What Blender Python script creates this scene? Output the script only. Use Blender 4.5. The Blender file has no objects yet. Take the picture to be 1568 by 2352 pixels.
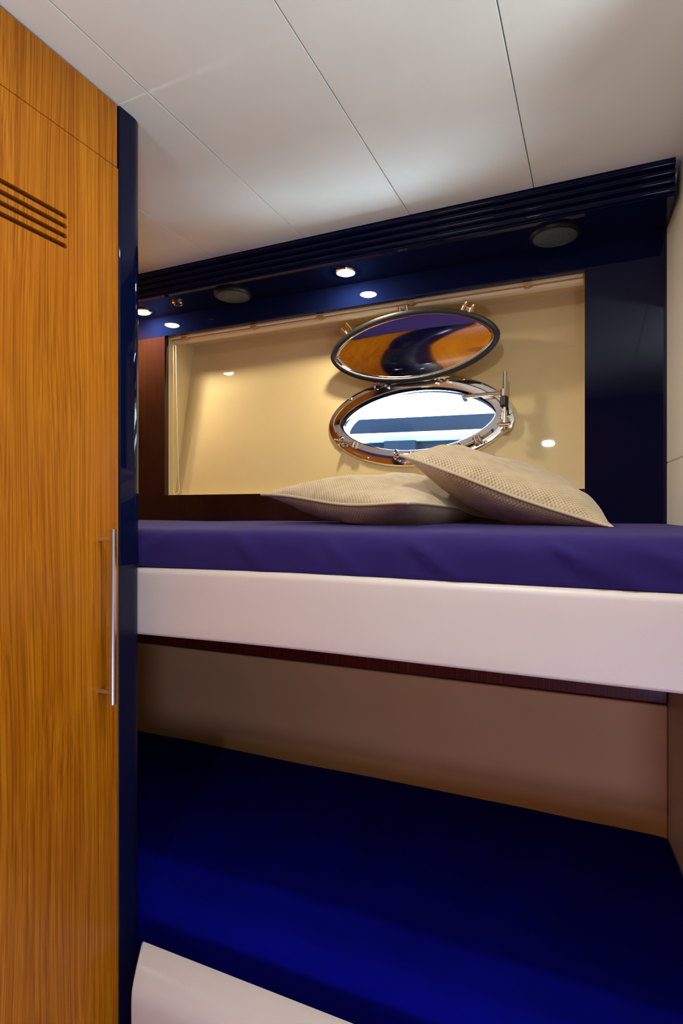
import bpy, bmesh, math, random
from mathutils import Vector, Matrix, noise
random.seed(7)
sc = bpy.context.scene
C = sc.collection
PI = math.pi

# ------------------------------------------------------------------ materials
def mat(name, color, rough=.5, metal=0., spec=.5, coat=0., coat_rough=.03, sheen=0., sheen_col=(1, 1, 1), ior=1.5):
    m = bpy.data.materials.new(name); m.use_nodes = True
    b = m.node_tree.nodes['Principled BSDF']
    b.inputs['Base Color'].default_value = (*color, 1)
    b.inputs['Roughness'].default_value = rough
    b.inputs['Metallic'].default_value = metal
    b.inputs['Specular IOR Level'].default_value = spec
    b.inputs['IOR'].default_value = ior
    b.inputs['Coat Weight'].default_value = coat
    b.inputs['Coat Roughness'].default_value = coat_rough
    b.inputs['Sheen Weight'].default_value = sheen
    b.inputs['Sheen Tint'].default_value = (*sheen_col, 1)
    return m
def N(m, t, **kw):
    n = m.node_tree.nodes.new(t)
    for k, v in kw.items():
        if k in n.inputs: n.inputs[k].default_value = v
        else: setattr(n, k, v)
    return n
def L(m, a, ao, b, bi): m.node_tree.links.new(a.outputs[ao], b.inputs[bi])
def bsdf(m): return m.node_tree.nodes['Principled BSDF']
def coords(m, scale=(1, 1, 1)):
    tc = N(m, 'ShaderNodeTexCoord'); mp = N(m, 'ShaderNodeMapping')
    mp.inputs['Scale'].default_value = scale
    L(m, tc, 'Object', mp, 'Vector'); return mp
def ramp(m, stops):
    r = N(m, 'ShaderNodeValToRGB'); e = r.color_ramp.elements
    while len(e) < len(stops): e.new(.5)
    for i, (p, c) in enumerate(stops): e[i].position = p; e[i].color = (*c, 1)
    return r
def add_bump(m, node, out, strength, dist):
    b = N(m, 'ShaderNodeBump', Strength=strength, Distance=dist)
    L(m, node, out, b, 'Height'); L(m, b, 'Normal', bsdf(m), 'Normal')

def wood_mat(name, light, mid, dark, rough=.25, coat=.3):
    m = mat(name, mid, rough, coat=coat, coat_rough=.12, spec=.2)
    mp = coords(m, (1, 1, 1))
    warp = N(m, 'ShaderNodeTexNoise', Scale=1.0, Detail=2.0)
    mpw = coords(m, (5, 5, .9)); L(m, mpw, 'Vector', warp, 'Vector')
    sub = N(m, 'ShaderNodeVectorMath', operation='SUBTRACT'); sub.inputs[1].default_value = (.5, .5, .5)
    L(m, warp, 'Color', sub, 0)
    sca = N(m, 'ShaderNodeVectorMath', operation='SCALE'); sca.inputs['Scale'].default_value = .05
    L(m, sub, 'Vector', sca, 0)
    add = N(m, 'ShaderNodeVectorMath', operation='ADD'); L(m, mp, 'Vector', add, 0); L(m, sca, 'Vector', add, 1)
    st = N(m, 'ShaderNodeVectorMath', operation='MULTIPLY'); st.inputs[1].default_value = (330, 330, .7)
    L(m, add, 'Vector', st, 0)
    g = N(m, 'ShaderNodeTexNoise', Scale=1.0, Detail=3.0, Roughness=.55); L(m, st, 'Vector', g, 'Vector')
    st2 = N(m, 'ShaderNodeVectorMath', operation='MULTIPLY'); st2.inputs[1].default_value = (14, 14, .5)
    L(m, add, 'Vector', st2, 0)
    g2 = N(m, 'ShaderNodeTexNoise', Scale=1.0, Detail=2.0); L(m, st2, 'Vector', g2, 'Vector')
    st3 = N(m, 'ShaderNodeVectorMath', operation='MULTIPLY'); st3.inputs[1].default_value = (900, 900, 8)
    L(m, add, 'Vector', st3, 0)
    g3 = N(m, 'ShaderNodeTexNoise', Scale=1.0, Detail=2.0); L(m, st3, 'Vector', g3, 'Vector')
    r = ramp(m, [(.33, dark), (.5, mid), (.66, light)]); L(m, g, 'Fac', r, 'Fac')
    r2 = ramp(m, [(.3, (.86, .78, .68)), (.7, (1.06, 1.08, 1.1))]); L(m, g2, 'Fac', r2, 'Fac')
    r3 = ramp(m, [(.35, (.8, .76, .7)), (.6, (1.03, 1.03, 1.03))]); L(m, g3, 'Fac', r3, 'Fac')
    mx = N(m, 'ShaderNodeMixRGB', blend_type='MULTIPLY', Fac=1.0); L(m, r, 'Color', mx, 'Color1'); L(m, r2, 'Color', mx, 'Color2')
    mx2 = N(m, 'ShaderNodeMixRGB', blend_type='MULTIPLY', Fac=1.0); L(m, mx, 'Color', mx2, 'Color1'); L(m, r3, 'Color', mx2, 'Color2')
    L(m, mx2, 'Color', bsdf(m), 'Base Color')
    add_bump(m, g3, 'Fac', .08, .0006)
    return m
def fine_mat(name, color, rough, scale, strength, dist, var=.05, **kw):
    m = mat(name, color, rough, **kw)
    mp = coords(m)
    n = N(m, 'ShaderNodeTexNoise', Scale=scale, Detail=3.0); L(m, mp, 'Vector', n, 'Vector')
    add_bump(m, n, 'Fac', strength, dist)
    n2 = N(m, 'ShaderNodeTexNoise', Scale=6.0, Detail=2.0); L(m, mp, 'Vector', n2, 'Vector')
    lo = tuple(c*(1-var) for c in color); hi = tuple(min(1, c*(1+var)) for c in color)
    r = ramp(m, [(.35, lo), (.65, hi)]); L(m, n2, 'Fac', r, 'Fac'); L(m, r, 'Color', bsdf(m), 'Base Color')
    return m

M = {}
M['wood'] = wood_mat('satin_cherry', (.58, .235, .009), (.49, .17, .005), (.35, .10, .002), rough=.35, coat=.06)
M['dark_wood'] = wood_mat('mahogany', (.20, .026, .012), (.15, .016, .008), (.09, .009, .005), rough=.45, coat=.05)
M['navy'] = fine_mat('navy_lacquer', (.0025, .005, .029), .035, 90, .004, .0003, spec=.2)
M['wenge'] = fine_mat('dark_lacquered_wood', (.024, .0075, .008), .035, 90, .004, .0003, .25, spec=.42)
M['navy_matt'] = fine_mat('navy_satin', (.003, .005, .028), .35, 200, .02, .0003, spec=.4)
M['vinyl'] = fine_mat('ceiling_vinyl', (.77, .80, .775), .55, 900, .12, .0006, .02)
M['backing'] = mat('seam_shadow_gap', (.25, .22, .18), .8)
M['leather'] = fine_mat('white_leatherette', (.74, .66, .61), .42, 700, .10, .0006, .015)
M['panel'] = fine_mat('wall_vinyl', (.86, .82, .73), .45, 600, .08, .0005, .02)
M['cream'] = fine_mat('cream_lining', (.76, .61, .32), .6, 500, .008, .0003, .02, spec=.2, coat=.8, coat_rough=.025)
M['cream_cloth'] = fine_mat('cream_padded_vinyl', (.82, .48, .19), .6, 500, .10, .0006, .03)
M['rail'] = mat('ivory_aluminium', (.80, .68, .46), .3, coat=.4)
M['rail_gold'] = mat('tan_track', (.50, .30, .11), .35)
M['cord'] = mat('ivory_cord', (.85, .80, .68), .5)
M['chrome'] = mat('polished_steel', (.86, .84, .82), .06, 1.0)
M['mirror'] = mat('mirror_steel', (.93, .91, .9), .035, 1.0)
M['brushed'] = mat('brushed_steel', (.70, .66, .62), .28, 1.0)
M['rubber'] = mat('black_rubber', (.012, .013, .018), .38)
M['black'] = mat('black_plastic', (.006, .006, .008), .4, spec=.25)
M['slot'] = mat('dark_groove', (.09, .022, .006), .6)
M['floor'] = wood_mat('pale_oak', (.72, .62, .48), (.66, .55, .42), (.55, .45, .33), rough=.5)
M['boat_white'] = mat('white_gelcoat', (.88, .9, .92), .4)
M['boat_navy'] = mat('navy_stripe', (.0028, .0056, .012), .9, spec=.05)
M['boat_teal'] = mat('pale_teal', (.06, .11, .13), .9, spec=.1)

# speaker grille: perforated look
g = mat('speaker_cloth', (.07, .085, .10), .55)
mp = coords(g, (420, 420, 420)); v = N(g, 'ShaderNodeTexVoronoi', Scale=1.0); L(g, mp, 'Vector', v, 'Vector')
r = ramp(g, [(.25, (.008, .010, .014)), (.5, (.05, .07, .095))]); L(g, v, 'Distance', r, 'Fac'); L(g, r, 'Color', bsdf(g), 'Base Color')
add_bump(g, v, 'Distance', .4, .0008); M['grille'] = g

# fitted sheet
s = mat('navy_sheet', (.022, .010, .11), .85, spec=.2, sheen=.18, sheen_col=(.45, .5, 1))
mp = coords(s, (1, 1, 1)); n1 = N(s, 'ShaderNodeTexNoise', Scale=1400.0, Detail=2.0); L(s, mp, 'Vector', n1, 'Vector')
mp2 = coords(s, (2.5, 5, 5)); n2 = N(s, 'ShaderNodeTexNoise', Scale=3.0, Detail=3.0); L(s, mp2, 'Vector', n2, 'Vector')
add_bump(s, n1, 'Fac', .25, .0006)
r = ramp(s, [(.3, (.019, .008, .10)), (.7, (.025, .012, .125))]); L(s, n2, 'Fac', r, 'Fac'); L(s, r, 'Color', bsdf(s), 'Base Color')
M['sheet'] = s

M['sheet_light_tint'] = fine_mat('navy_sheet_light_tint', (.001, .002, .20), .9, 1400, .2, .0006, .12, spec=.04)  # same navy sheet, the bluer light of the lower bunk painted into its colour
# knitted cushion cover
k = mat('knitted_tan', (.56, .44, .27), .9, spec=.15, sheen=.4, sheen_col=(1, .95, .9))
mp = coords(k, (1, 1, 1))
sep = N(k, 'ShaderNodeSeparateXYZ'); L(k, mp, 'Vector', sep, 'Vector')
def wavefn(sock, freq, ph=0.):
    mu = N(k, 'ShaderNodeMath', operation='MULTIPLY_ADD'); mu.inputs[1].default_value = freq; mu.inputs[2].default_value = ph
    L(k, sep, sock, mu, 0)
    si = N(k, 'ShaderNodeMath', operation='SINE'); L(k, mu, 'Value', si, 0); return si
sx, sy = wavefn('X', 900), wavefn('Y', 1150)
mul = N(k, 'ShaderNodeMath', operation='MULTIPLY'); L(k, sx, 'Value', mul, 0); L(k, sy, 'Value', mul, 1)
mr = N(k, 'ShaderNodeMapRange'); mr.inputs['From Min'].default_value = -1; L(k, mul, 'Value', mr, 'Value')
nn = N(k, 'ShaderNodeTexNoise', Scale=45.0, Detail=4.0); L(k, mp, 'Vector', nn, 'Vector')
mixf = N(k, 'ShaderNodeMath', operation='MULTIPLY_ADD'); mixf.inputs[1].default_value = .55; L(k, mr, 'Result', mixf, 0)
nsc = N(k, 'ShaderNodeMath', operation='MULTIPLY'); nsc.inputs[1].default_value = .45; L(k, nn, 'Fac', nsc, 0); L(k, nsc, 'Value', mixf, 2)
r = ramp(k, [(.2, (.33, .235, .125)), (.5, (.58, .46, .29)), (.8, (.70, .58, .40))]); L(k, mixf, 'Value', r, 'Fac'); L(k, r, 'Color', bsdf(k), 'Base Color')
add_bump(k, mixf, 'Value', .6, .0015); M['knit'] = k
M['piping'] = fine_mat('tan_piping', (.62, .50, .33), .9, 900, .3, .001, .06, spec=.15, sheen=.3)

def emit(name, col, st):
    m = bpy.data.materials.new(name); m.use_nodes = True; nt = m.node_tree; nt.nodes.clear()
    e = nt.nodes.new('ShaderNodeEmission'); e.inputs['Color'].default_value = (*col, 1); e.inputs['Strength'].default_value = st
    o = nt.nodes.new('ShaderNodeOutputMaterial'); nt.links.new(e.outputs[0], o.inputs[0]); return m
M['lamp'] = emit('lit_lamp_lens', (1, .86, .62), 520)

gl = bpy.data.materials.new('window_glass'); gl.use_nodes = True; nt = gl.node_tree; nt.nodes.clear()
tr = nt.nodes.new('ShaderNodeBsdfTransparent'); tr.inputs[0].default_value = (.90, .97, 1, 1)
gs = nt.nodes.new('ShaderNodeBsdfGlossy'); gs.inputs['Roughness'].default_value = .02
fr = nt.nodes.new('ShaderNodeFresnel'); fr.inputs[0].default_value = 1.45
mx = nt.nodes.new('ShaderNodeMixShader'); o = nt.nodes.new('ShaderNodeOutputMaterial')
nt.links.new(fr.outputs[0], mx.inputs[0]); nt.links.new(tr.outputs[0], mx.inputs[1]); nt.links.new(gs.outputs[0], mx.inputs[2]); nt.links.new(mx.outputs[0], o.inputs[0])
M['glass'] = gl

# ------------------------------------------------------------------ mesh helpers
class MB:
    def __init__(s): s.v = []; s.f = []
    def add(s, vs, fs):
        o = len(s.v); s.v += [tuple(p) for p in vs]; s.f += [tuple(i+o for i in f) for f in fs]; return s
    def box(s, x0, x1, y0, y1, z0, z1):
        return s.add([(x0,y0,z0),(x1,y0,z0),(x1,y1,z0),(x0,y1,z0),(x0,y0,z1),(x1,y0,z1),(x1,y1,z1),(x0,y1,z1)],
                     [(0,3,2,1),(4,5,6,7),(0,1,5,4),(1,2,6,5),(2,3,7,6),(3,0,4,7)])
    def loft(s, loops, closed=True, cap0=True, cap1=True):
        n = len(loops[0]); o = len(s.v)
        for l in loops: s.v += [tuple(p) for p in l]
        for i in range(len(loops)-1):
            for j in range(n if closed else n-1):
                a, b = o+i*n+j, o+i*n+(j+1) % n
                s.f.append((a, b, b+n, a+n))
        if cap0: s.f.append(tuple(o+j for j in reversed(range(n))))
        if cap1: s.f.append(tuple(o+(len(loops)-1)*n+j for j in range(n)))
        return s
    def tube(s, pts, r, seg=12, closed=False, caps=True):
        pts = [Vector(p) for p in pts]; n = len(pts); loops = []
        up = Vector((0, 0, 1))
        prev = None
        for i, p in enumerate(pts):
            if closed: t = (pts[(i+1) % n]-pts[i-1]).normalized()
            else: t = (pts[min(i+1, n-1)]-pts[max(i-1, 0)]).normalized()
            if prev is None:
                ref = up if abs(t.z) < .9 else Vector((1, 0, 0))
                a = t.cross(ref).normalized()
            else:
                a = (prev-t*prev.dot(t)).normalized()
            b = t.cross(a); prev = a
            rr = r[i] if isinstance(r, (list, tuple)) else r
            loops.append([p+a*rr*math.cos(q)+b*rr*math.sin(q) for q in [2*PI*kk/seg for kk in range(seg)]])
        if closed: loops.append(loops[0])
        return s.loft(loops, True, caps and not closed, caps and not closed)
    def lathe(s, prof, origin, axis, seg=40, cap=True):
        ax = Vector(axis).normalized(); ref = Vector((0, 0, 1)) if abs(ax.z) < .9 else Vector((1, 0, 0))
        a = ax.cross(ref).normalized(); b = ax.cross(a); o = Vector(origin); loops = []
        for (rr, h) in prof:
            loops.append([o+ax*h+a*rr*math.cos(q)+b*rr*math.sin(q) for q in [2*PI*kk/seg for kk in range(seg)]])
        return s.loft(loops, True, cap, cap)
    def sweep(s, outline, prof, closed_prof=True):
        """profile (outward offset, height) carried round a planar closed outline (x, y) in local xy"""
        n = len(outline); m = len(prof); o = len(s.v)
        for i in range(n):
            p = Vector(outline[i]); t = (Vector(outline[(i+1) % n])-Vector(outline[i-1])).normalized(); nr = Vector((t.y, -t.x))
            for (d, h) in prof: q = p+nr*d; s.v.append((q.x, q.y, h))
        for i in range(n):
            for j in range(m if closed_prof else m-1):
                a, b = o+i*m+j, o+i*m+(j+1) % m
                c, d = o+((i+1) % n)*m+(j+1) % m, o+((i+1) % n)*m+j
                s.f.append((a, d, c, b))
        return s

def world_off(p):
    v = Vector((0, 0, 0))
    while p: v += p.location; p = p.parent
    return v
def link(name, mb, m, parent=None, smooth=False, bevel=0., bseg=2, local=False, angle=35):
    vs = [Vector(p) for p in mb.v]
    loc = Vector((0, 0, 0))
    if parent is None:
        lo = [min(p[i] for p in vs) for i in range(3)]; hi = [max(p[i] for p in vs) for i in range(3)]
        loc = Vector(((lo[0]+hi[0])/2, (lo[1]+hi[1])/2, lo[2])); vs = [p-loc for p in vs]
    elif not local:
        off = world_off(parent); vs = [p-off for p in vs]
    me = bpy.data.meshes.new(name); me.from_pydata([tuple(p) for p in vs], [], mb.f)
    bm = bmesh.new(); bm.from_mesh(me)
    bmesh.ops.recalc_face_normals(bm, faces=bm.faces)
    bm.to_mesh(me); bm.free()
    o = bpy.data.objects.new(name, me); C.objects.link(o); o.location = loc
    me.materials.append(M[m] if isinstance(m, str) else m)
    if parent: o.parent = parent
    if bevel:
        b = o.modifiers.new('bevel', 'BEVEL'); b.width = bevel; b.segments = bseg; b.limit_method = 'ANGLE'; b.angle_limit = math.radians(40)
    if smooth or bevel:
        me.polygons.foreach_set('use_smooth', [True]*len(me.polygons))
        es = o.modifiers.new('split', 'EDGE_SPLIT') if not bevel else None
        if es: es.split_angle = math.radians(angle)
        else:
            w = o.modifiers.new('wn', 'WEIGHTED_NORMAL'); w.keep_sharp = True
    me.update()
    return o
def struct(name, mb, m, parent=None, **kw):
    o = link(name, mb, m, parent, **kw)
    if parent is None: o['kind'] = 'structure'
    return o
def thing(name, label, cat, loc, group=None, rot=None):
    o = bpy.data.objects.new(name, None); C.objects.link(o); o.location = loc; o.empty_display_size = .05
    if rot is not None: o.rotation_euler = rot
    o['label'] = label; o['category'] = cat
    if group: o['group'] = group
    return o
def tag(o, label, cat, group=None):
    o['label'] = label; o['category'] = cat
    if group: o['group'] = group
    return o
def dup(root, loc, label):
    r = root.copy(); C.objects.link(r); r.location = loc; r['label'] = label
    for ch in root.children:
        c = ch.copy(); C.objects.link(c); c.parent = r
        for gch in ch.children:
            d = gch.copy(); C.objects.link(d); d.parent = c
    return r
def supere(a, b, n, cnt=96, cx=0, cy=0):
    out = []
    for i in range(cnt):
        t = 2*PI*i/cnt; c, s_ = math.cos(t), math.sin(t)
        out.append((cx+a*math.copysign(abs(c)**(2/n), c), cy+b*math.copysign(abs(s_)**(2/n), s_)))
    return resample(out, cnt)
def resample(pts, cnt):
    pts = [Vector(p) for p in pts]; d = [0]
    for i in range(len(pts)): d.append(d[-1]+(pts[(i+1) % len(pts)]-pts[i]).length)
    tot = d[-1]; out = []; j = 0
    for i in range(cnt):
        q = tot*i/cnt
        while d[j+1] < q: j += 1
        f = (q-d[j])/max(1e-9, d[j+1]-d[j]); out.append(tuple(pts[j].lerp(pts[(j+1) % len(pts)], f)))
    return out
def lens_shape(a, b, cnt=160):
    """porthole outline: long oval with slightly drawn-out ends"""
    pts = []
    for i in range(720):
        t = 2*PI*i/720; c, s_ = math.cos(t), math.sin(t)
        y = b*math.copysign(abs(s_)**1.18, s_)
        pts.append((a*c, y))
    return resample(pts, cnt)
def bool_cut(o, cutters):
    for c in cutters:
        md = o.modifiers.new('cut', 'BOOLEAN'); md.operation = 'DIFFERENCE'; md.object = c; md.solver = 'EXACT'
    dg = bpy.context.evaluated_depsgraph_get(); dg.update()
    me = bpy.data.meshes.new_from_object(o.evaluated_get(dg))
    for md in list(o.modifiers): o.modifiers.remove(md)
    o.data = me
    for c in cutters: bpy.data.objects.remove(c, do_unlink=True)
def rrect(y0, y1, z0, z1, r, seg=6):
    """rounded rectangle loop in (y, z); r: one radius or four (y0z0, y1z0, y1z1, y0z1)"""
    rs = r if isinstance(r, (tuple, list)) else (r,)*4; out = []
    for (cy, cz, a0, rr) in ((y0+rs[0], z0+rs[0], PI, rs[0]), (y1-rs[1], z0+rs[1], 1.5*PI, rs[1]), (y1-rs[2], z1-rs[2], 0, rs[2]), (y0+rs[3], z1-rs[3], .5*PI, rs[3])):
        for i in range(seg+1):
            q = a0+.5*PI*i/seg; out.append((cy+rr*math.cos(q), cz+rr*math.sin(q)))
    return out
def dens(loop, step):
    out = []; n = len(loop)
    for i in range(n):
        a = Vector(loop[i]); b = Vector(loop[(i+1) % n]); k_ = max(1, int((b-a).length/step))
        for j in range(k_): out.append(tuple(a.lerp(b, j/k_)))
    return out

Z0 = 1.25          # eye height above the cabin floor
XR = .15           # bunk end wall, right
XL = -1.52         # bunk end wall, left
YB = 1.565         # face of the navy wall behind the upper bunk

# ------------------------------------------------------------------ room shell
struct('floor', MB().box(-1.75, 1.1, -1.15, 2.05, -.12, 0), 'floor')
cl = MB()
seams = [XL-.1, -1.338, -1.0375, -.735, -.4335, -.1355, .166, .467, .768, 1.0]
for a, b in zip(seams, seams[1:]): cl.box(a+.0008, b-.0008, -1.1, 1.46, 2.0, 2.02)
ce = struct('ceiling', cl, 'vinyl', bevel=.0014)
cb = MB().box(-1.75, 1.1, -1.15, 2.05, 2.0195, 2.14)
link('ceiling_backing', cb, 'backing', ce)
struct('wall_left', MB().box(XL-.1, XL, .86, 1.95, 0, 2.0), 'wood')
struct('wall_bulkhead', MB().box(XL-.1, -.85, .842, .862, 0, 2.0), 'wood')
def splay(z0, z1, d=0):
    return [[(XR+.07+d, .72, z), (XR+.10+.05, .72, z), (XR+.15, 1.9, z), (XR-.028+d, 1.9, z)] for z in (z0, z1)]
wr = MB().loft(splay(0, Z0+.1160)).loft(splay(Z0+.1182, 2.0)).loft(splay(Z0+.11, Z0+.125, .003))
struct('wall_right', wr, 'panel', bevel=.001)
struct('wall_side', MB().box(XR+.15, 1.0, .72, .80, 0, 2.0), 'panel')
struct('wall_cabin', MB().box(.92, 1.02, -1.1, .75, 0, 2.0), 'panel')
struct('wall_rear', MB().box(-1.6, 1.0, -1.1, -1.0, 0, 2.0), 'wood')
struct('wall_passage', MB().box(-1.6, -.805, -1.02, .18, 0, 2.0), 'wood')
dr = struct('door_1', MB().box(-.40, .78, -1.0, -.965, .02, 1.985), 'dark_wood', bevel=.004)
link('door_handle', MB().tube([(.70, -.966, 1.0), (.70, -.92, 1.0), (.60, -.92, 1.0)], .009), 'brushed', dr, smooth=True)

# hull lining behind the opening, leaning outboard, pierced for the porthole
TH = math.atan(.19)                                  # lean from vertical
PC = Vector((-.500, 1.6665, Z0+.2735))                 # porthole centre on the lining
UP = Vector((0, math.sin(TH), math.cos(TH))); NR = Vector((0, -math.cos(TH), math.sin(TH)))
def H(a, b, n=0.): return PC+Vector((1, 0, 0))*a+UP*b+NR*n
hole = lens_shape(.246, .105, 160)
def rect_pts(pts, x0, x1, y0, y1):
    out = []
    for (x, y) in pts:
        tx = (x1 if x > 0 else x0)/x if abs(x) > 1e-9 else 1e9
        ty = (y1 if y > 0 else y0)/y if abs(y) > 1e-9 else 1e9
        t_ = min(tx, ty); out.append((x*t_, y*t_))
    return out
rx = rect_pts(hole, XL-.05-PC.x, XR+.04-PC.x, -.42, .46)
hb = MB()
loops = [[H(x, y, 0) for x, y in rx], [H(x, y, 0) for x, y in hole], [H(x, y, -.062) for x, y in hole], [H(x, y, -.062) for x, y in rx]]
hb.loft(loops+[loops[0]], True, False, False)
struct('wall_hull', hb, 'cream')
tn = MB(); tn.loft([[H(x*k_, y*k_, n_) for x, y in hole] for k_, n_ in ((.998, -.021), (.998, -.075), (1.06, -.075), (1.06, -.063))], True, False, False)
struct('trim_7', tn, 'boat_white', smooth=True)
# navy wall with the long rectangular opening
OX0, OX1, OZ0, OZ1 = -1.364, -.030, Z0+.058, Z0+.607
wb = MB().box(OX1, XR, YB, YB+.02, Z0-.25, OZ1).box(XL, XR, YB, YB+.02, OZ1, 1.99)
struct('wall_back', wb, 'navy')
struct('trim_8', MB().box(XL, OX0, YB, YB+.02, Z0-.25, OZ1-.0003).box(OX0, OX1-.0003, YB, YB+.02, Z0-.25, OZ0), 'wenge')
# cream reveal round the opening
rv = MB().box(OX0-.022, OX0-.006, YB+.02, 1.80, OZ0-.03, OZ1+.03).box(OX1+.006, OX1+.022, YB+.02, 1.80, OZ0-.03, OZ1+.03)
rv.box(OX0-.006, OX1+.006, YB+.02, 1.80, OZ1+.004, OZ1+.02).box(OX0-.006, OX1+.006, YB+.02, 1.66, OZ0-.02, OZ0-.004)
struct('trim_1', rv, 'cream')
# back wall and end lining of the lower bunk
struct('wall_lower', MB().box(XL, XR, 1.545, 1.60, 0, Z0-.455), 'cream_cloth', bevel=.006)
struct('trim_2', MB().box(XL, XR, 1.545, 1.62, Z0-.452, Z0-.24), 'dark_wood', bevel=.003)

# reeded cornice under the ceiling
pr = [(1.47, 2.0), (1.397, 2.0)]
zt = 2.0-.003
for i in range(4):
    h = .0125
    for q in range(7):
        a_ = PI*q/6; pr.append((1.400-.006*math.sin(a_)+.0015*i, zt-h*.5+h*.5*math.cos(a_)))
    zt -= h
    pr.append((1.409+.0015*i, zt-.0006)); pr.append((1.409+.0015*i, zt-.0050)); zt -= .0056
pr += [(1.4035, zt), (1.4035, Z0+.675), (1.47, Z0+.675)]
co = MB().loft([[(x, y, z) for (y, z) in pr] for x in (XL, XR)])
struct('trim_3', co, 'navy', smooth=True, angle=50)
SZ = Z0+.675
struct('trim_4', MB().box(XL, XR, 1.408, YB, SZ-.0015, SZ+.018), 'navy')

# rounded navy post beside the wardrobe, in two lengths
def post(x0, x1, y0, y1, r, z0, z1):
    lp = []
    for (px, py, c) in ((x0, y0, 0), (x1, y0, .004), (x1, y1, r), (x0, y1, 0)):
        if c == 0: lp.append((px, py)); continue
        sxn = -1; syn = 1 if py == y0 else -1
        cx, cy = px+sxn*c, py+syn*c
        rng = [-.5*PI+.5*PI*i/10 for i in range(11)] if py == y0 else [.5*PI*i/16 for i in range(17)]
        for q in rng: lp.append((cx+c*math.cos(q), cy+c*math.sin(q)))
    return MB().loft([[(x, y, z) for x, y in lp] for z in (z0, z1)])
struct('trim_5', post(-.85, -.806, .803, .873, .036, Z0-.0975, 2.0), 'navy', smooth=True, angle=50)
struct('trim_6', post(-.85, -.808, .803, .872, .034, 0, Z0-.0985), 'navy_matt', smooth=True, angle=50)

# ------------------------------------------------------------------ wardrobe
wd = thing('wardrobe', 'tall orange wood wardrobe with slotted door and steel bar handle', 'wardrobe', (-1.0, .5, 0))
cs = MB().box(-1.4, -.826, .185, .20, 0, 1.996).box(-1.4, -.826, .785, .80, 0, 1.996).box(-1.4, -1.385, .2, .785, 0, 1.996).box(-1.385, -.826, .2, .785, 0, .02).box(-1.385, -.826, .2, .785, 1.98, 1.996)
link('carcass', cs, 'wood', wd)
link('upper_panel', MB().box(-.826, -.805, .19, .7975, Z0+.632, 1.9965), 'wood', wd, bevel=.001)
door = link('door', MB().box(-.826, -.805, .19, .7995, .06, Z0+.6305), 'wood', wd)
cut = []; slots = []
for i in range(4):
    zc = Z0+.4895-.0164*i-.0003
    y0, y1, rr = .30, .688, .0040
    lp = [(y1-rr+rr*math.cos(-.5*PI+PI*q/10), zc+rr*math.sin(-.5*PI+PI*q/10)) for q in range(11)]+[(y0+rr+rr*math.cos(.5*PI+PI*q/10), zc+rr*math.sin(.5*PI+PI*q/10)) for q in range(11)]
    c = link('cutter', MB().loft([[(x, y, z) for y, z in lp] for x in (-.817, -.79)]), 'slot'); cut.append(c); slots.append(lp)
bool_cut(door, cut)
door.data.materials.clear(); door.data.materials.append(M['wood'])
for lp in slots:
    link('vent_slot', MB().loft([[(x, y, z) for y, z in lp] for x in (-.8185, -.8125)]), 'slot', door)
hd = MB().tube([(-.775, .757, Z0-.336), (-.775, .757, Z0-.030)], .0062, 24)
for zz in (Z0-.0485, Z0-.3165): hd.tube([(-.8055, .757, zz), (-.776, .757, zz)], .0042, 16)
link('handle', hd, 'brushed', door, smooth=True, angle=50)['label'] = 'brushed steel bar handle'

# ------------------------------------------------------------------ bunks
def skew(mb):
    """right-hand ends follow the splayed bunk end wall"""
    mb.v = [(x+max(0, x)/XR*.083*(YB-y), y, z) for x, y, z in mb.v]; return mb
def wr_noise(p, sc_): return noise.noise(Vector(p)*sc_)
def mattress(name, x0, x1, y0, y1, z0, z1, r, crown, folds, seed, label, mt='sheet', rb=.03, tap=.20):
    lp = dens(rrect(y0, y1, z0, z1, (.012, .012, rb, r), 6), .014)
    nx = 190; loops = []
    for i in range(nx+1):
        u = i/nx; x = x0+(x1-x0)*u; l = []
        e = min(u, 1-u)*(x1-x0); er = 1-max(0, 1-e/.03)**2
        for (y, z) in lp:
            top = max(0, min(1, (z-z0)/(z1-z0)))
            fr_ = max(0, 1-(y-y0)/.05)
            mid = 1-abs((y-(y0+y1)/2)/((y1-y0)/2))**2.5
            dz = crown*mid*top + .0035*wr_noise((x*3, y*3, seed), 1.5)*top
            dy = 0
            if fr_ > 0:
                low = (1-top)
                for (fx, sl, w, am) in folds:              # slanting pulls in the cloth
                    d = (x-fx)-sl*(1-top)*.08
                    dy -= 1.5*am*math.exp(-(d/w)**2)*fr_*4*max(0, low*(1-low))
                dy -= .004*wr_noise((x*2.3, z*14, seed+3), 1.6)*fr_*min(1, 3*top+.2)
                dy -= .0022*wr_noise(((x+.9*z)*16, (z-.3*x)*9, seed+5), 1.0)*fr_
            yy = (y0+y1)/2+(y-(y0+y1)/2)*(1-.075*tap+.075*tap*er)
            zz = z0+(z-z0)*(1-tap+tap*er)
            l.append((x, yy+dy, zz+dz))
        loops.append(l)
    o = link(name, skew(MB().loft(loops)), mt, smooth=True, angle=70); tag(o, label, 'mattress'); return o

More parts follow.
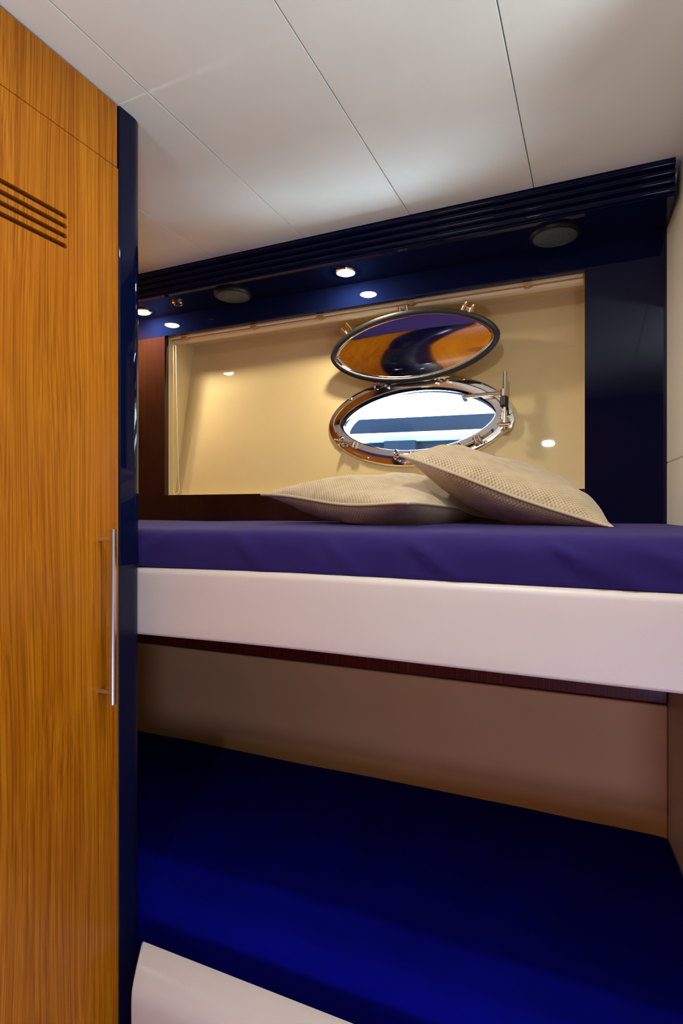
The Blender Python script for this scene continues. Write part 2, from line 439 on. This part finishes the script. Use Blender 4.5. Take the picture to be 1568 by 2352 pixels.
def padded(x0, x1, lp, nx=60, sag=None, endr=.02, shear=0):
    loops = []; cy = sum(p[0] for p in lp)/len(lp); cz = sum(p[1] for p in lp)/len(lp)
    xs = [x0+endr*(1-math.cos(.5*PI*i/6)) for i in range(6)]+[x0+endr+(x1-x0-2*endr)*i/nx for i in range(nx+1)]+[x1-endr*(1-math.cos(.5*PI*(5-i)/6)) for i in range(6)]
    for x in xs:
        e = min(x-x0, x1-x, endr)/endr; sh = 1-.55*endr/.02*.5*(1-math.sqrt(max(0, 1-(1-e)**2)))
        s_ = sag(x) if sag else 0
        loops.append([(x+shear*(max(p[0] for p in lp)-y)*(x1-x)/(x1-x0), cy+(y-cy)*sh, cz+(z-cz)*(1-.25*(1-sh))+s_) for y, z in lp])
    return skew(MB().loft(loops))

ub = thing('bunk_bed', 'upper bunk with a padded white front board, below the window opening', 'bunk', (-.69, 1.2, Z0-.25))
link('bed_base', skew(MB().box(XL, XR, .905, 1.545, Z0-.235, Z0-.110)), 'dark_wood', ub, bevel=.004)
lp = dens(rrect(.858, .905, Z0-.2365, Z0-.1075, (.006, .006, .010, .012), 6), .02)
link('padded_board', padded(-.848, XR-.001, lp, 60, lambda x: .0035*math.sin(PI*(x+.85)/1.0)-.001+.0006*math.sin(x*9)), 'leather', ub, smooth=True, angle=60)
mattress('mattress', XL+.004, XR-.006, .866, 1.555, Z0-.1085, Z0-.034, .030, .010,
         [(-.60, .9, .015, .004), (-.28, 1.2, .016, .006), (-.08, 1.6, .012, .007), (.02, 1.5, .016, .006), (-.74, -1.4, .02, .005), (.09, 1.2, .014, .006), (-.43, 1.0, .012, .003)], 2.0,
         'upper mattress in a navy fitted sheet, carrying the two cushions')

lb = thing('bunk_bed', 'lower bunk with a white padded front board at the bottom of the photo', 'bunk', (-.69, 1.2, 0))
link('bed_base', skew(MB().box(XL+.001, XR, .874, 1.544, 0, .36)), 'dark_wood', lb, bevel=.004)
lp = dens([(.776, .03), (.832, .03), (.832, Z0-.803), (.829, Z0-.7995), (.825, Z0-.8005), (.812, Z0-.8085), (.797, Z0-.8205), (.783, Z0-.833), (.776, Z0-.843), (.773, Z0-.860)], .02)
link('padded_board', padded(-.776, XR-.001, lp, 50, None, .004, .45), 'leather', lb, smooth=True, angle=60)
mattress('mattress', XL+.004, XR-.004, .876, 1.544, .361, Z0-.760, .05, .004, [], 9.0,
         'lower mattress in a navy fitted sheet, its blue light under the upper bunk painted in', 'sheet_light_tint', .006, .02)

# ------------------------------------------------------------------ cushions
def cushion(label, loc, rot, half, T, name='cushion', dent=None, seed=1, pinch=.085):
    root = thing(name, label, 'cushion', loc, 'knitted cushions on the upper bunk'); root.rotation_euler = rot
    n = 56
    def edge(u, v_):
        x = u*(1-pinch*(1-v_*v_)**1.0*abs(u)**2); y = v_*(1-pinch*(1-u*u)**1.0*abs(v_)**2)
        return x*half, y*half
    def pt(u, v_, sgn):
        x, y = edge(u, v_)
        t = ((1-abs(u)**2.3)*(1-abs(v_)**2.3))**.56
        ed = (1-u*u)*(1-v_*v_)
        z = sgn*T*t
        z += .010*wr_noise((u*1.6, v_*1.6, seed*3.1+sgn), 1.0)*min(1, ed*3)
        z += .0035*wr_noise((u*4.5+v_*2, v_*4.5, seed+sgn*2), 1.0)*min(1, ed*4)
        wav = .006*math.sin(3.1*u+seed)*math.sin(2.3*v_+seed*.7)
        z += wav
        if dent: z = dent(u, v_, z, sgn)
        return (x, y, z)
    us = [math.sin(.5*PI*(-1+2*i/n)) for i in range(n+1)]
    mb = MB(); idx = {}
    for sgn in (1, -1):
        for i in range(n+1):
            for j in range(n+1):
                b = i in (0, n) or j in (0, n)
                key = (i, j, 0 if b else sgn)
                if key not in idx: idx[key] = len(mb.v); mb.v.append(pt(us[i], us[j], sgn if not b else 0))
        for i in range(n):
            for j in range(n):
                q = []
                for (a, b_) in ((i, j), (i+1, j), (i+1, j+1), (i, j+1)):
                    bb = a in (0, n) or b_ in (0, n); q.append(idx[(a, b_, 0 if bb else sgn)])
                mb.f.append(tuple(q if sgn > 0 else q[::-1]))
    link('cover', mb, 'knit', root, smooth=True, local=True, angle=80)
    per = []
    for i in range(n): per.append(pt(us[i], -1, 0))
    for i in range(n): per.append(pt(1, us[i], 0))
    for i in range(n): per.append(pt(us[n-i], 1, 0))
    for i in range(n): per.append(pt(-1, us[n-i], 0))
    link('piping', MB().tube(per, .0034, 8, closed=True), 'piping', root, smooth=True, local=True, angle=80)
    return root
def frame(e, b):
    e = Vector(e).normalized(); b = Vector(b); b = (b-e*b.dot(e)).normalized(); nn_ = e.cross(b)
    return Matrix((e, b, nn_)).transposed().to_euler()
ca = cushion('tan knitted cushion lying flat, left of the other one', (-.430, 1.215, Z0+.022), frame((.37, -.12, -.022), (.12, .37, .0)), .197, .060, seed=1,
        dent=lambda u, v_, z, s_: (z*(1-.35*max(0, min(1, (u-.2)/.6))) if s_ > 0 else max(z, -.044)))
cbn = cushion('tan knitted cushion leaning on the flat one, right of it', (-.166, 1.255, Z0+.048), frame((.367, .012, -.135), (-.03, 1, .05)), .196, .060, seed=4)

# the flat cushion gives under the leaning one; both flatten where they rest on the mattress
bpy.context.view_layer.update()
def mw(o): return Matrix.Translation(o.location) @ o.rotation_euler.to_matrix().to_4x4()
MA, MBb = mw(ca), mw(cbn); ib = MBb.inverted()
for root, m_ in ((ca, MA), (cbn, MBb)):
    im = m_.inverted()
    for ch in root.children:
        for v in ch.data.vertices:
            wv = m_ @ v.co
            if root is ca:
                lv = ib @ wv; u_, q_ = lv.x/.196, lv.y/.196
                if abs(u_) < 1 and abs(q_) < 1:
                    lim = -.072*((1-abs(u_)**2.3)*(1-abs(q_)**2.3))**.56-.006
                    if lv.z > lim: lv.z = lim; wv = MBb @ lv
            wv.z = max(wv.z, Z0-.0255+(.0 if ch.name.startswith('cover') else .0008))
            v.co = im @ wv

# ------------------------------------------------------------------ soffit fittings
def downlight(loc, label):
    t = thing('downlight', label, 'light', loc, 'downlights in the navy soffit')
    link('bezel', MB().lathe([(.0245, .001), (.0290, .001), (.0300, -.0015), (.0285, -.0042), (.0250, -.0045), (.0240, -.0025)], (0, 0, 0), (0, 0, 1), 40, cap=False), 'chrome', t, smooth=True, local=True)
    link('lens', MB().lathe([(.0243, -.0010), (.0243, -.0030), (.021, -.0060), (.014, -.0085), (.006, -.0096)], (0, 0, 0), (0, 0, 1), 40), 'lamp', t, smooth=True, local=True)
    return t
d0 = downlight((-1.394, 1.492, SZ-.0015), 'small lit downlight in the soffit next to the wardrobe post')
dup(d0, (-.645, 1.478, SZ-.0015), 'lit downlight in the soffit above the middle of the window opening')
def speaker(loc, label):
    t = thing('speaker', label, 'speaker', loc, 'round speakers in the navy soffit')
    link('bezel', MB().lathe([(.048, .001), (.0575, .001), (.0585, -.003), (.057, -.008), (.052, -.0105), (.048, -.008)], (0, 0, 0), (0, 0, 1), 56, cap=False), 'black', t, smooth=True, local=True)
    gr = link('grille', MB().lathe([(.0515, -.006), (.0505, -.0105), (.042, -.0135), (.028, -.0155), (.012, -.0163), (.002, -.0164)], (0, 0, 0), (0, 0, 1), 56), 'grille', t, smooth=True, local=True)
    link('badge', MB().box(-.011, .011, .0385, .0415, -.0150, -.0130), 'chrome', gr, local=True)
    return t
s0 = speaker((-.095, 1.482, SZ-.0015), 'round mesh speaker at the right end of the soffit')
s1 = dup(s0, (-1.028, 1.486, SZ-.0015), 'round mesh speaker between the two downlights in the soffit')
for ch in s1.children:
    for gch in list(ch.children): bpy.data.objects.remove(gch, do_unlink=True)
bt = thing('push_button', 'small round black button with a chrome rim on the soffit', 'button', (-1.232, 1.475, SZ-.0015))
link('rim', MB().lathe([(.0115, .001), (.0175, .001), (.0175, -.004), (.0150, -.007), (.0115, -.006)], (0, 0, 0), (0, 0, 1), 32, cap=False), 'chrome', bt, smooth=True, local=True)
link('cap', MB().lathe([(.0120, 0), (.0120, -.005), (.009, -.009), (.004, -.010)], (0, 0, 0), (0, 0, 1), 32), 'black', bt, smooth=True, local=True)

# ------------------------------------------------------------------ blind track with cord
bl = thing('blind_track', 'ivory blind track along the top of the window opening with hanging cord', 'blind', (-.70, 1.60, OZ1-.012))
pf = [(1.588, OZ1+.0035), (1.588, OZ1-.004), (1.594, OZ1-.006), (1.600, OZ1-.004), (1.604, OZ1-.004), (1.606, OZ1-.010), (1.612, OZ1-.0145), (1.630, OZ1-.0145), (1.634, OZ1-.010), (1.634, OZ1+.0035)]
link('head_rail', MB().loft([[(x, y, z) for y, z in pf] for x in (OX0+.004, OX1-.004)]), 'rail', bl, smooth=True, angle=40)
link('track', MB().box(OX0+.004, OX1-.004, 1.6008, 1.6035, OZ1-.0065, OZ1-.0038), 'rail_gold', bl)
for x in (-1.30, -1.02, -.78, -.49, -.17):
    link('bracket', MB().box(x-.011, x+.011, 1.586, 1.6065, OZ1-.0095, OZ1-.003).box(x-.004, x+.004, 1.589, 1.603, OZ1-.0125, OZ1-.009), 'rail_gold', bl, bevel=.001)
cp = []
xa, xb_ = OX0+.010, OX0+.016
for i in range(20): cp.append((xa+.0015*math.sin(i*.3), 1.598, OZ1-.010-.52*i/19+.0))
for i in range(1, 12):
    q = PI*i/12; cp.append((xa+.013-.013*math.cos(q), 1.598-.004*math.sin(q), OZ1-.53-.016*math.sin(q)))
for i in range(20):
    f = i/19; cp.append((xa+.026-.018*f**.7, 1.598+.003*f, OZ1-.53+.52*f))
link('cord', MB().tube(cp, .0014, 8), 'cord', bl, smooth=True, angle=80)

# ------------------------------------------------------------------ porthole
ph = thing('porthole', 'polished steel oval porthole with its hinged cover swung up, on the cream hull lining', 'porthole', PC, rot=(PI/2-TH, 0, 0))
def pp(name, mb, m, parent=ph, **kw):
    kw.setdefault('smooth', True); return link(name, mb, m, parent, local=True, **kw)
ol = lens_shape(.246, .105, 160)
# flange flat on the lining, then the raised inner rim
pp('flange', MB().sweep(ol, [(-.001, -.002), (-.001, .010), (.026, .012), (.035, .010), (.039, .004), (.040, 0), (.040, -.001), (.02, -.002)]), 'chrome', angle=40)
pp('inner_rim', MB().sweep(ol, [(-.009, -.020), (-.009, .016), (-.006, .020), (.012, .023), (.016, .020), (.018, .010), (-.001, .0102), (-.001, -.020)]), 'chrome', angle=40)
gp = lens_shape(.2375, .0965, 160)
gm = MB().add([(x, y, -.010) for x, y in gp]+[(x, y, -.018) for x, y in gp], [tuple(range(160)), tuple(range(319, 159, -1))]+[(i, (i+1) % 160, 160+(i+1) % 160, 160+i) for i in range(160)])
pp('glass', gm, 'glass', smooth=False)
for i in range(10):
    q = ol[(i*16+5) % 160]; qq = Vector(q); l = qq.length
    nx_ = Vector(ol[(i*16+6) % 160])-Vector(ol[(i*16+4) % 160]); nv = Vector((nx_.y, -nx_.x)).normalized(); c = qq+nv*.029
    pp('screw', MB().lathe([(.0055, .010), (.0055, .0125), (.003, .0138), (.001, .014)], (c.x, c.y, 0), (0, 0, 1), 16), 'chrome')
# cover: hinged at the top, leaning into the room
lid_pivot = (-.0, .116, .042)
la, lb_, LO = .2565, .1000, -.008
lol = lens_shape(la, lb_, 160)
loops = []
def lidring(s_, z): return [(x*s_, y*s_+lb_+LO, z) for x, y in lol]
for (s_, z) in ((.98, -.014), (1.0, -.012), (1.0, .004), (.97, .006)): loops.append(lidring(s_, z))
lol2 = lens_shape(la-.0165, lb_-.015, 160)
def dish(s_, z): return [(x*s_, y*s_+lb_+LO, z) for x, y in lol2]
loops.append(dish(1.0, .006)); loops.append(dish(.985, -.001))
for kk in range(0, 15):
    s_ = .97*(1-kk/15)+.004; loops.append(dish(s_, -.0045-.0145*(1-(s_/.97)**2)))
back = [lidring(.9, -.022), lidring(.6, -.027), lidring(.2, -.029)]
lidm = MB().loft(list(reversed(back))+loops)
lid = pp('deadlight_cover', lidm, 'mirror', angle=30)
lid.location = lid_pivot; lid.rotation_euler = (math.radians(27.5), math.radians(-2.6), 0)
gk = lens_shape(la-.009, lb_-.009, 160)
gk = [(x, y+lb_+LO) for x, y in gk]
pp('gasket', MB().sweep(gk, [(-.0055, .004), (-.0045, .010), (-.001, .0125), (.005, .0125), (.010, .010), (.0112, .004), (.0112, -.006), (-.004, -.002)]), 'rubber', lid, angle=50)['label'] = 'black rubber gasket'
for (lx, ly) in ((-.195, .074), (-.010, .0995), (.175, .078)):
    ang = math.atan2(ly, lx*.25); c = Vector((lx, ly+lb_+LO))
    u_ = Vector((math.cos(ang), math.sin(ang))); w_ = Vector((-u_.y, u_.x)); lug = MB()
    for sg in (-1, 1):
        base = c+w_*sg*.011
        pts = [base-u_*.010-w_*.004, base-u_*.010+w_*.004, base+u_*.018+w_*.0035, base+u_*.018-w_*.0035]
        lug.loft([[(p.x, p.y, z) for p in pts] for z in (-.012, .002)])
    pts = [c-u_*.012-w_*.014, c-u_*.012+w_*.014, c+u_*.006+w_*.014, c+u_*.006-w_*.014]
    lug.loft([[(p.x, p.y, z) for p in pts] for z in (-.013, -.006)])
    pp('catch_lug', lug, 'chrome', lid, smooth=False, bevel=.0015)
# hinges
for hx in (-.105, .085):
    hg = MB().tube([(hx-.019, .117, .034), (hx+.019, .117, .034)], .0062, 16)
    for dx in (-.019, -.008, .008, .019): hg.tube([(hx+dx-.003, .117, .034), (hx+dx+.003, .117, .034)], .0088, 16)
    hg.box(hx-.021, hx-.015, .100, .123, .008, .036).box(hx+.015, hx+.021, .100, .130, .008, .040)
    pp('hinge', hg, 'chrome', angle=40)
# wing nut dogs on swing bolts
def wing(cx, cy, ang):
    mb = MB(); u_ = Vector((math.cos(ang), math.sin(ang), 0)); w_ = Vector((-u_.y, u_.x, 0)); c = Vector((cx, cy, .028))
    mb.tube([c, c+u_*.052], .0042, 12)
    for kk in range(5): mb.tube([c+u_*(.018+kk*.004), c+u_*(.020+kk*.004)], .0055, 12)
    mb.tube([c+u_*.040-w_*.009, c+u_*.040+w_*.009], .0065, 14)
    mb.tube([c+u_*.052-w_*.010, c+u_*.052+w_*.010], .0050, 14)
    mb.lathe([(.003, -.008), (.008, -.006), (.008, .006), (.003, .008)], c, u_, 16)
    ringp = [c-u_*.004+w_*(.0135*math.cos(q))+Vector((0, 0, 1))*(.0135*math.sin(q)) for q in [2*PI*i/20 for i in range(20)]]
    mb.tube(ringp, .0030, 8, closed=True)
    return mb
pp('wing_nut', wing(-.222, -.062, -.30), 'chrome', angle=40)
pp('wing_nut', wing(-.040, -.112, -.05), 'chrome', angle=40)
pp('wing_nut', wing(.150, -.096, .42), 'chrome', angle=40)
# stay: bracket arm, threaded rod, sleeve
st = MB().loft([[(.085, .106, z), (.085, .122, z), (.150, .100, z), (.200, .094, z), (.200, .086, z), (.150, .086, z)] for z in (.004, .011)])
arm = pp('stay_arm', st.tube([(.150, .052, .030), (.262, .047, .046)], .0055, 14).tube([(.150, .052, .006), (.150, .052, .032)], .007, 14), 'chrome', angle=40)
rod = MB().tube([(.266, -.034, .044), (.266, .108, .050)], .0048, 14)
for kk in range(20): rod.tube([(.266, .056+kk*.0026, .0475), (.266, .0573+kk*.0026, .0475)], .0064, 12)
rod.tube([(.262, .036, .046), (.262, .056, .047)], .0085, 16)
rod.tube([(.266, -.040, .044), (.266, -.006, .045)], .0080, 14)
for q in (-.044, -.022): rod.tube([(.254, q, .042), (.278, q, .042)], .0055, 12)
rd = pp('threaded_rod', rod, 'chrome', angle=40)
pp('sleeve', MB().lathe([(.0090, 0), (.0112, .003), (.0112, .027), (.0090, .030)], (.2655, .006, .0455), (0, 1, .03), 24), 'rubber', rd)['label'] = 'black grip sleeve'
pp('lug_bracket', MB().loft([[(.262, -.058, z), (.282, -.046, z), (.290, -.020, z), (.286, .0, z), (.270, -.004, z), (.256, -.028, z)] for z in (.002, .016)]), 'chrome', smooth=False, bevel=.003)

# ------------------------------------------------------------------ neighbouring boat outside
bo = thing('boat', 'white hull with navy stripes of a moored boat, seen through the porthole glass', 'boat', (-1.0, 4.2, 0))
bo.rotation_euler = (0, 0, math.radians(7))
link('hull', MB().box(-9, 6, 4.0, 5.5, -.5, 4.2), 'boat_white', bo)
link('stripe', MB().box(-9, 6, 3.97, 4.0, Z0+.575, Z0+.675), 'boat_navy', bo)
link('boot_stripe', MB().box(-9, 6, 3.96, 4.0, -.5, Z0+.500), 'boat_navy', bo)
link('ladder_step', MB().box(-1.55, -.75, 3.90, 3.97, Z0+.50, Z0+.535), 'boat_teal', bo)
link('fender_block', MB().box(-1.42, -1.20, 3.88, 3.955, Z0+.42, Z0+.500), 'boat_navy', bo)

# ------------------------------------------------------------------ lights
w = bpy.data.worlds.new('sky'); sc.world = w; w.use_nodes = True
bg = w.node_tree.nodes['Background']; bg.inputs[0].default_value = (.84, .93, 1, 1); bg.inputs[1].default_value = 27
def area(name, loc, size, power, col, rot=(0, 0, 0), shape='DISK', sy=None, spread=PI):
    l = bpy.data.lights.new(name, 'AREA'); l.shape = shape; l.size = size; l.energy = power; l.color = col; l.spread = spread
    if sy: l.size_y = sy
    o = bpy.data.objects.new(name, l); C.objects.link(o); o.location = loc; o.rotation_euler = rot; return o
area('cabin_lamp', (-.21, .60, 1.992), .05, 4.4, (1, .97, .90))
area('rear_fill', (-.21, -.55, 1.992), .05, 3.0, (1, .97, .90))  # unseen fill added behind the camera for board fronts and wardrobe
area('ceiling_fill_right', (.74, .20, 1.35), .30, 9, (.84, .97, 1), rot=(PI-.25, -.30, 0), spread=2.1)  # added fill without a known fixture, brightens the ceiling from the right
area('ceiling_fill_left', (-.64, -.35, 1.40), .30, 4.2, (.86, .97, 1), rot=(PI-.35, .20, 0), spread=2.1)  # second added fill, lifts the darker left part of the ceiling
area('low_cool_fill', (.35, -.55, .35), .25, 9, (.52, .55, 1), rot=(math.radians(80), 0, .3))  # unseen low fill added to give the lower bunk its cool tint

# ------------------------------------------------------------------ camera and view
cam = bpy.data.cameras.new('camera'); co_ = bpy.data.objects.new('camera', cam); C.objects.link(co_)
co_.location = (0, 0, Z0); co_.rotation_euler = (PI/2, 0, math.radians(24.0))
cam.sensor_fit = 'VERTICAL'; cam.sensor_height = 36; cam.lens = 36*1322/2352; cam.clip_start = .01
sc.camera = co_
vs = sc.view_settings; vs.view_transform = 'Standard'; vs.look = 'None'; vs.gamma = 1; vs.use_curve_mapping = False; vs.exposure = 0.0
